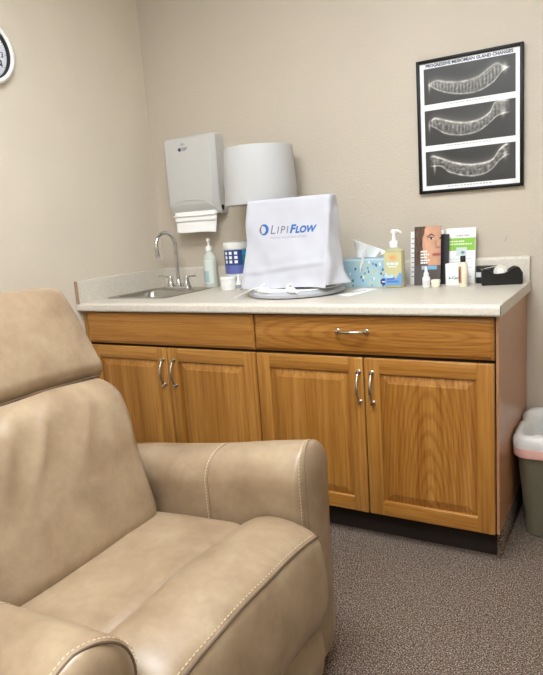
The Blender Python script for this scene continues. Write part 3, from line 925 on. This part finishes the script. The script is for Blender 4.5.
# ------------------------------------------------------------------ framed poster
PX0, PX1, PZ0, PZ1 = 1.4426, 1.8537, 1.2888, 1.8159
po = thing('framed_poster', ((PX0+PX1)/2, -.01, PZ0), 'black framed poster titled progressive meibomian gland changes on the back wall', 'poster')
fw = .0125
mb = MB()
for a in ((PX0, PX0+fw, PZ0, PZ1), (PX1-fw, PX1, PZ0, PZ1)): mb.box(a[0], a[1], -.022, -.001, a[2], a[3], .002)
for a in ((PZ0, PZ0+fw), (PZ1-fw, PZ1)): mb.box(PX0+fw-.001, PX1-fw+.001, -.0215, -.001, a[0], a[1], .002)
mb.build('frame', plain('black_frame', (9, 9, 10), .45, Specular_IOR_Level=.25), po)
MB().box(PX0+.005, PX1-.005, -.012, -.002, PZ0+.005, PZ1-.005).build('sheet', plain('poster_paper', (236, 236, 238), .35), po, smooth=False)
yp = -.0124
MB().text('PROGRESSIVE MEIBOMIAN GLAND CHANGES', .0166, ((PX0+PX1)/2, yp, PZ1-.0293), (1, 0, 0), (0, 0, 1), 0, .00045, ex=.0005, align='CENTER').build('title_lettering', plain('title_ink', (34, 42, 84), .6), po, smooth=False)
def lid_paint(k):
    # control heights of the lower edge and the upper edge of the everted lid
    low = [[(.05, .55), (.12, .43), (.263, .26), (.44, .16), (.61, .17), (.76, .33), (.86, .58), (.90, .66)],
           [(.04, .61), (.117, .50), (.234, .30), (.41, .20), (.585, .235), (.70, .38), (.80, .58), (.88, .64)],
           [(.09, .57), (.175, .55), (.263, .37), (.44, .215), (.585, .18), (.73, .29), (.83, .54), (.90, .67)]][k]
    upp = [[(.05, .56), (.14, .64), (.263, .56), (.44, .50), (.61, .56), (.73, .74), (.81, .82), (.90, .67)],
           [(.04, .66), (.117, .76), (.32, .60), (.47, .53), (.61, .56), (.73, .72), (.785, .96), (.88, .98)],
           [(.09, .86), (.175, .78), (.32, .62), (.50, .51), (.67, .52), (.76, .60), (.84, .86), (.90, .96)]][k]
    def ev(c, u):
        if u <= c[0][0]: return c[0][1]
        for n_ in range(len(c)-1):
            a, b = c[n_]; d, e = c[n_+1]
            if u <= d:
                p0 = c[max(0, n_-1)]; p3 = c[min(len(c)-1, n_+2)]; t = (u-a)/(d-a)
                m0 = (e-p0[1])/(d-p0[0])*(d-a); m1 = (p3[1]-b)/(p3[0]-a)*(d-a)
                return (2*t**3-3*t*t+1)*b+(t**3-2*t*t+t)*m0+(-2*t**3+3*t*t)*e+(t**3-t*t)*m1
        return c[-1][1]
    def f(u, v):
        g = 44+10*noise.noise(Vector((u*3, v*2, k)))
        lo_, up_ = ev(low, u), ev(upp, u)
        fade = max(0, min(1, (u-.04)/.05))*max(0, min(1, (.95-u)/.05))
        g += 34*math.exp(-((v-up_)/.13)**2)*fade
        if lo_ < v < up_:
            t = (v-lo_)/max(.01, up_-lo_)
            st = math.sin(u*(170-12*k)+3.5*noise.noise(Vector((u*9, v*2, k+5))))
            dens = [.95, .62, .22][k]*(.6+.6*noise.noise(Vector((u*6, 2, k+9))))
            g += fade*(40+105*max(0, st)*max(0, dens)*math.sin(PI*min(1, t*1.05)) + 34*noise.noise(Vector((u*26, v*16, k)))*(1+.4*k))
        g += fade*135*math.exp(-((v-lo_)/.022)**2)*(.75+.5*noise.noise(Vector((u*16, 1, k))))
        g += fade*([80, 120, 140][k])*math.exp(-((v-up_)/.028)**2)*(.8+.5*noise.noise(Vector((u*12, 4, k))))
        # bright hooks at both corners
        e0 = low[0]; g += 110*math.exp(-((u-e0[0]-.012)/.012)**2-((v-e0[1]+.06)/.14)**2)
        e1 = low[-1]; g += 100*math.exp(-((u-e1[0]+.01)/.022)**2-((v-e1[1]-.02)/.12)**2)
        g = max(34, min(242, g)); return (g, g*.985, g*.95)
    return f
ph = .1385
for k in range(3):
    z1 = PZ1-.0335-k*(ph+.0235)
    z0 = z1-ph
    MB().paintgrid((PX0+.029, yp-.0002, z0), (1, 0, 0), (0, 0, 1), PX1-PX0-.058, ph, 190, 70, lid_paint(k)).build('eyelid_photo', M['paint'], po, smooth=False)
    mb = MB()
    for i in range(14): mb.box(PX0+.12+i*.0125, PX0+.12+i*.0125+random.uniform(.006, .010), yp-.0002, yp, z0-.0088, z0-.0062)
    mb.build('caption_line', M['ink_mid'], po, smooth=False)

# nail in the wall
mb = MB(); mb.tube([(1.782, .002, 1.088), (1.782, -.007, 1.0895)], [.0022, .0022], 8); mb.lathe([(.0045, 0), (.0045, .002)], (0, 0, 0), 10, lambda p: Vector((1.782+p.x, -.008+p.z, 1.0895+p.y*1.6)))
tag(mb.build('nail', M['wall'], loc=(1.782, 0, 1.089)), 'small painted nail in the back wall above the tape dispenser', 'nail')

# ------------------------------------------------------------------ wall clock
CY, CZ, CR = -.951, 1.957, .127
ck = thing('wall_clock', (0, CY, CZ), 'round white wall clock on the left wall, cut by the photo edge', 'clock')
def CX(p): return Vector((p.z, CY+p.x, CZ+p.y))
mb = MB(); mb.lathe([(CR-.004, .001), (CR, .006), (CR, .020), (CR-.005, .030), (CR-.012, .034), (CR-.020, .031), (CR-.022, .026)], (0, 0, 0), 64, CX, cap=False); mb.build('rim', M['white_plastic'], ck)
mb = MB(); mb.lathe([(CR-.0215, .027), (CR-.0240, .022), (CR-.027, .014), (CR-.0275, .010)], (0, 0, 0), 64, CX, cap=False); mb.build('inner_ring', M['ink_black'], ck)
MB().lathe([(CR-.01, .002), (CR-.026, .010), (.001, .010)], (0, 0, 0), 64, CX).build('dial', M['dial'], ck)
mb = MB()
for hN in range(1, 13):
    a = PI/2-hN*PI/6
    w = .0072 if hN < 10 else .012
    mb.text(str(hN), .030, (.0105, CY+.0775*math.cos(a), CZ+.0775*math.sin(a)-.0105), (0, 1, 0), (0, 0, 1), 0, .0002, align='CENTER')
for k in range(60):
    a = k*PI/30; d = Vector((math.cos(a), math.sin(a), 0)); n = Vector((-d.y, d.x, 0)); w = .0012 if k % 5 == 0 else .0006
    r0, r1 = (.0925, .099) if k % 5 == 0 else (.095, .099)
    mb.add([CX(d*r0+n*w+Vector((0, 0, .0104))), CX(d*r1+n*w+Vector((0, 0, .0104))), CX(d*r1-n*w+Vector((0, 0, .0104))), CX(d*r0-n*w+Vector((0, 0, .0104)))], [[0, 1, 2, 3]])
mb.build('numerals', M['ink_black'], ck, smooth=False)
for ang, ln, w in ((-24, .076, .0045), (100, .086, .0025)):
    mb = MB(); a = math.radians(ang); d = Vector((math.cos(a), math.sin(a), 0)); n = Vector((-d.y, d.x, 0))
    mb.loft([[CX(d*-.012+n*w+Vector((0, 0, z))), CX(d*ln*.8+n*w*1.3+Vector((0, 0, z))), CX(d*ln+Vector((0, 0, z))), CX(d*ln*.8-n*w*1.3+Vector((0, 0, z))), CX(d*-.012-n*w+Vector((0, 0, z)))] for z in (.0125+w, .0135+w)], True)
    mb.build('hand', M['ink_black'], ck, smooth=False)

# ------------------------------------------------------------------ waste bin
bx, byy = 2.012, -.222
bn = thing('waste_bin', (bx, byy, 0), 'olive grey waste bin standing on the carpet beside the cabinet end', 'waste bin')
mb = MB(); rings = []
for z, hx_, hy_ in ((.002, .098, .140), (.006, .102, .146), (.12, .110, .158), (.30, .124, .178), (.352, .129, .184), (.356, .134, .189), (.372, .135, .190), (.374, .133, .188), (.366, .129, .184), (.30, .121, .175), (.02, .100, .142)):
    rings.append(rrect(bx, byy, hx_, hy_, .045, z, 6))
mb.loft(rings, True); mb.build('bin_body', M['bin'], bn)
def lring(hx_, hy_, z, amp, ph_, k=10):
    base = rrect(bx, byy, hx_, hy_, .05, z, 6); out = []; m = len(base)
    for i in range(m):
        a, b = base[i], base[(i+1) % m]; c = max(1, LN[i])
        for q in range(c):
            p = a.lerp(b, q/c); d = Vector((p.x-bx, p.y-byy, 0)).normalized()
            f = noise.noise(Vector((p.x*20, p.y*20, ph_)))
            out.append(p+d*f*amp+Vector((0, 0, noise.noise(Vector((p.x*14, p.y*14, ph_+7)))*amp*1.8)))
    return out
tmp = rrect(bx, byy, .135, .19, .05, 0, 6)
LN = [max(1, int((tmp[(i+1) % len(tmp)]-tmp[i]).length/.009)) for i in range(len(tmp))]
bl = thing('bin_liner', (bx, byy, .05), 'crinkled white plastic liner with pink band folded over the waste bin rim', 'bin liner')
mb = MB()
R_ = [lring(.1395, .1945, .330, .001, 1), lring(.1395, .1945, .350, .002, 2), lring(.141, .197, .374, .005, 3), lring(.140, .196, .388, .009, 4), lring(.128, .184, .402, .014, 5), lring(.116, .171, .396, .013, 5.5), lring(.108, .163, .37, .010, 6), lring(.106, .158, .28, .012, 7), lring(.092, .135, .12, .008, 8), lring(.08, .12, .07, .006, 9), lring(.02, .03, .06, .002, 9)]
mb.loft(R_[1:], False); mb.poly([tuple(p) for p in R_[-1]])
mb.build('bag', M['liner'], bl, angle=180)
mb = MB(); mb.loft([lring(.1375, .1925, .322, .0005, 1), lring(.1385, .1935, .325, .0005, 1), lring(.1405, .1958, .352, .0012, 1), lring(.1395, .1948, .356, .001, 1)], False); mb.build('drawstring_band', M['pink'], bl, angle=180)
# ------------------------------------------------------------------ recliner
RC = (1.15, -1.7125, 0)
rc = thing('recliner_chair', RC, 'taupe leather recliner armchair with cream stitching in the foreground', 'armchair')
def wob(p, s, a): return noise.noise(Vector((p.x*s+1.7, p.y*s, p.z*s)))*a

def arm(cy, hy, sgn, lower, slope):
    """sgn +1: far arm (outer side towards +y)"""
    h = (.445, hy, .300); c = Vector((1.115, cy, .335)); r = (.032, hy*.96, hy*.96)
    def fn(q):
        x, y, z = q
        up = max(0, (z+.3)/.6)
        z2 = z+(x*slope-lower)*up
        y2 = y*(1+.07*up*up-.02*(1-up))
        q2 = Vector((x, y2, z2))
        return q2+Vector((0, wob(q, 6, .004), wob(q, 5, .004)))
    mb = MB(); mb.rbox(c, h, r, 16, 6, fn)
    a = mb.build('arm', M['leather'], rc, angle=180)
    def path(x0, off, z0, fwd):
        pts = []; rr = r[1]; rz = r[2]
        n = 14
        for i in range(7): pts.append((-hy, z0+(h[2]-rz-z0)*i/7))
        for i in range(2*n+1):
            th = PI-PI*i/(2*n); pts.append(((hy-rr)*math.cos(th)+rr*math.cos(th), h[2]-rz+rz*math.sin(th)))
        for i in range(1, 8): pts.append((hy, h[2]-rz-(h[2]-rz-z0)*i/7))
        out = []
        for (y, z) in pts:
            inner = max(0, min(1, (-sgn*y/hy+.1)/1.1))
            x = x0+fwd*inner
            e = max(0, x-(h[0]-r[0])); ins = r[0]-math.sqrt(max(0, r[0]**2-e*e))
            nrm = Vector((0, y/hy, max(0, (z-(h[2]-rz))/rz))); nrm = nrm.normalized() if nrm.length > 0 else Vector((0, 0, 1))
            if z < h[2]-rz: nrm = Vector((0, math.copysign(1, y), 0))
            q = Vector((x, y, z))-Vector((0, nrm.y, nrm.z))*ins
            out.append(c+fn(q)+nrm*off+Vector((off*e/r[0], 0, 0)))
        return out
    # mid seam over the arm, and the front cap seam with stitches beside it
    for x, st, fwd in ((.155, -.009, 0), (.414, -.011, .028)):
        mb = MB(); mb.tube(path(x, .0002, -.28, fwd), .0013 if sgn > 0 or x < .3 else .0024, 8); mb.build('seam', M['welt'] if sgn > 0 or x < .3 else M['piping'], a)
        mb = MB(); stitches(mb, path(x+st, .0010, -.28, fwd), .0055, .0035, .0012); mb.build('stitching', M['thread'], a)
    return a
arm(-1.335, .086, 1, .032, .14)
arm(-2.112, .094, -1, .048, .035)

CYS = -1.7225
def ln_frame(base, ang):
    """lean: local (n forward, y, t up the back) to world"""
    ca, sa = math.cos(ang), math.sin(ang); b = Vector(base)
    return lambda p: Vector((b.x+p.x*ca-p.z*sa, b.y+p.y, b.z+p.x*sa+p.z*ca))
# back cushion
bh = .222
def fnb(q):
    n, y, t = q
    v = t/bh; w = y/.282
    f = (n > -.02)
    blg = (1-w**4)*(1-.75*v*v)
    n2 = n+(.030*blg if n > 0 else 0)+.030*(-v if v < 0 else -.35*v)*(1 if n > 0 else 0)
    ph_ = t*34-y*58+2.8*noise.noise(Vector((y*6, t*6, 0)))
    n2 += .0125*(1-abs(math.sin(ph_*.5))**.7)*math.exp(-((y+.02)/.17)**2)*math.exp(-((v-.50)/.36)**2)*(1 if n > 0 else 0)
    y2 = y*(1+.022*math.sin(PI*(v+1)/2)-.015*max(0, v)**3)
    return Vector((n2+wob(q, 7, .008), y2+wob(q, 5, .006), t+.018*(1-w*w)*(v > .2)*v))
mb = MB(); mb.rbox((0, 0, 0), (.105, .282, bh), (.085, .065, .075), 40, 7, fnb)
XB = ln_frame((.975, CYS, .612), math.radians(11))
m2 = MB(); m2.add(mb.v, mb.f, XB); m2.build('back_cushion', M['leather'], rc, angle=180)
# headrest cushion
hh = .144
def fnh(q):
    n, y, t = q
    v = t/hh; w = y/.288
    n2 = n+(.022*(1-w**4)*(1-v*v) if n > 0 else 0)+(.020*(-v) if n > 0 else 0)
    y2 = y*(1-.050*(v+1)*.5-.02*max(0, v)**2)
    return Vector((n2+wob(q, 7, .006), y2+wob(q, 6, .004), t+.012*(1-w*w)*(v > 0)-.010*(w*w)*(v < 0)))
mb = MB(); mb.rbox((0, 0, 0), (.095, .288, hh), (.070, .045, .045), 16, 7, fnh)
XH = ln_frame((.835, CYS, .938), math.radians(22))
m2 = MB(); m2.add(mb.v, mb.f, XH); m2.build('headrest', M['leather'], rc, angle=180)
# welt under the headrest
mb = MB(); pts = [XH(fnh(Vector((.070, y, -hh+.012)))+Vector((.012, 0, -.006))) for y in [-.235+.47*i/30 for i in range(31)]]
mb.tube(pts, .0028, 8); mb.build('headrest_welt', M['piping'], rc)
# outer back shell
mb = MB(); mb.rbox((0, 0, 0), (.060, .300, .375), (.045, .06, .06), 8, 5, lambda q: Vector((q.x-.03*(1-(q.y/.3)**2)*(q.x < 0), q.y*(1-.05*(q.z+.375)/.75), q.z)))
XS = ln_frame((.765, CYS, .655), math.radians(20))
m2 = MB(); m2.add(mb.v, mb.f, XS); m2.build('back_shell', M['leather'], rc, angle=180)
# seat: flat panel, front bolster, leg rest front
def fns(q):
    x, y, z = q; w = y/.283
    return Vector((x, y, z+.010*(1-w*w)*(z > 0)+(.075*x+.013)*(z > 0)+wob(q, 6, .004)))
mb = MB(); mb.rbox((1.180, CYS, .368), (.235, .290, .080), (.05, .05, .045), 12, 5, fns); mb.build('seat', M['leather'], rc, angle=180)
# front bolster rounded over in profile: polygon profile in x,z swept across y with soft ends
prof = [(1.392, .33), (1.390, .41), (1.392, .440), (1.398, .462), (1.412, .480), (1.432, .492), (1.456, .500), (1.486, .503), (1.522, .501), (1.556, .493), (1.582, .483), (1.600, .470),
        (1.608, .450), (1.615, .42), (1.621, .38), (1.624, .34), (1.623, .305), (1.616, .272), (1.604, .248), (1.588, .236), (1.570, .232), (1.50, .23), (1.40, .23)]
SEAM = 11
def sweep(prof, y0, y1, crown, endr):
    rings = []; n = 28
    cxp = sum(p[0] for p in prof)/len(prof); czp = sum(p[1] for p in prof)/len(prof)
    for i in range(n+1):
        t = i/n; a = -1+2*t
        # cluster samples at the ends
        s = math.sin(a*PI/2); y = (y0+y1)/2+s*(y1-y0)/2
        e = min(abs(y-y0), abs(y1-y)); k = 1 if e > endr else math.sqrt(max(0, 1-(1-e/endr)**2))
        sc = 1-(1-k)*.10
        w = s
        ring = []
        for j, (x, z) in enumerate(prof):
            dz = crown*(1-w*w) if z > .40 else 0
            q = Vector((cxp+(x-cxp)*sc, y, czp+(z-czp)*sc+dz))
            ring.append(q+Vector((wob(q, 6, .004), 0, wob(q+Vector((3, 0, 0)), 6, .004))))
        rings.append(ring)
    return rings
RG = sweep(prof, CYS-.290, CYS+.290, .016, .05)
mb = MB(); mb.loft(RG, True); mb.build('seat_front', M['leather'], rc, angle=180)
sp = [r[SEAM]+Vector((.001, 0, .001)) for r in RG][1:-1]
mb = MB(); mb.tube(sp, .0026, 8); mb.build('seat_seam', M['piping'], rc)
mb = MB(); stitches(mb, [r[SEAM].lerp(r[SEAM-1], .45)+Vector((.001, 0, .0014)) for r in RG][2:-2]); mb.build('seat_stitching', M['thread'], rc)
# lower front panel and base
prof2 = [(1.36, .04), (1.36, .245), (1.560, .245), (1.582, .234), (1.596, .205), (1.602, .15), (1.595, .10), (1.578, .07), (1.56, .05), (1.52, .04)]
mb = MB(); mb.loft(sweep(prof2, CYS-.286, CYS+.286, 0, .04), True); mb.build('lower_front_panel', M['leather'], rc, angle=180)
mb = MB(); mb.box(.74, 1.46, CYS-.275, CYS+.275, .0, .28, .01); mb.build('base_frame', M['matte_black'], rc)

# ------------------------------------------------------------------ camera, world
def camera():
    yaw, pitch, roll, f = .5356, .1832, -.0728, 623.351
    cyw, syw, cp, sp_ = math.cos(yaw), math.sin(yaw), math.cos(pitch), math.sin(pitch)
    F = Vector((-syw*cp, cyw*cp, -sp_)); Rr = Vector((cyw, syw, 0)); U = Rr.cross(F)
    c, s = math.cos(roll), math.sin(roll)
    R2 = c*Rr+s*U; U2 = -s*Rr+c*U
    cam = bpy.data.cameras.new('camera'); o = bpy.data.objects.new('camera', cam); COL.objects.link(o)
    m = Matrix((R2, U2, -F)).transposed().to_4x4(); m.translation = Vector((2.2423, -2.675, 1.2209))
    o.matrix_world = m
    cam.sensor_fit = 'HORIZONTAL'; cam.sensor_width = 36; cam.lens = f/543*36; cam.clip_start = .02
    scn.camera = o
camera()
w = bpy.data.worlds.new('world'); scn.world = w; w.use_nodes = True
w.node_tree.nodes['Background'].inputs[0].default_value = (.9, .93, 1, 1)
w.node_tree.nodes['Background'].inputs[1].default_value = .3
vs = scn.view_settings
vs.view_transform = 'Standard'; vs.look = 'None'; vs.gamma = 1; vs.use_curve_mapping = False
vs.exposure = 0.15
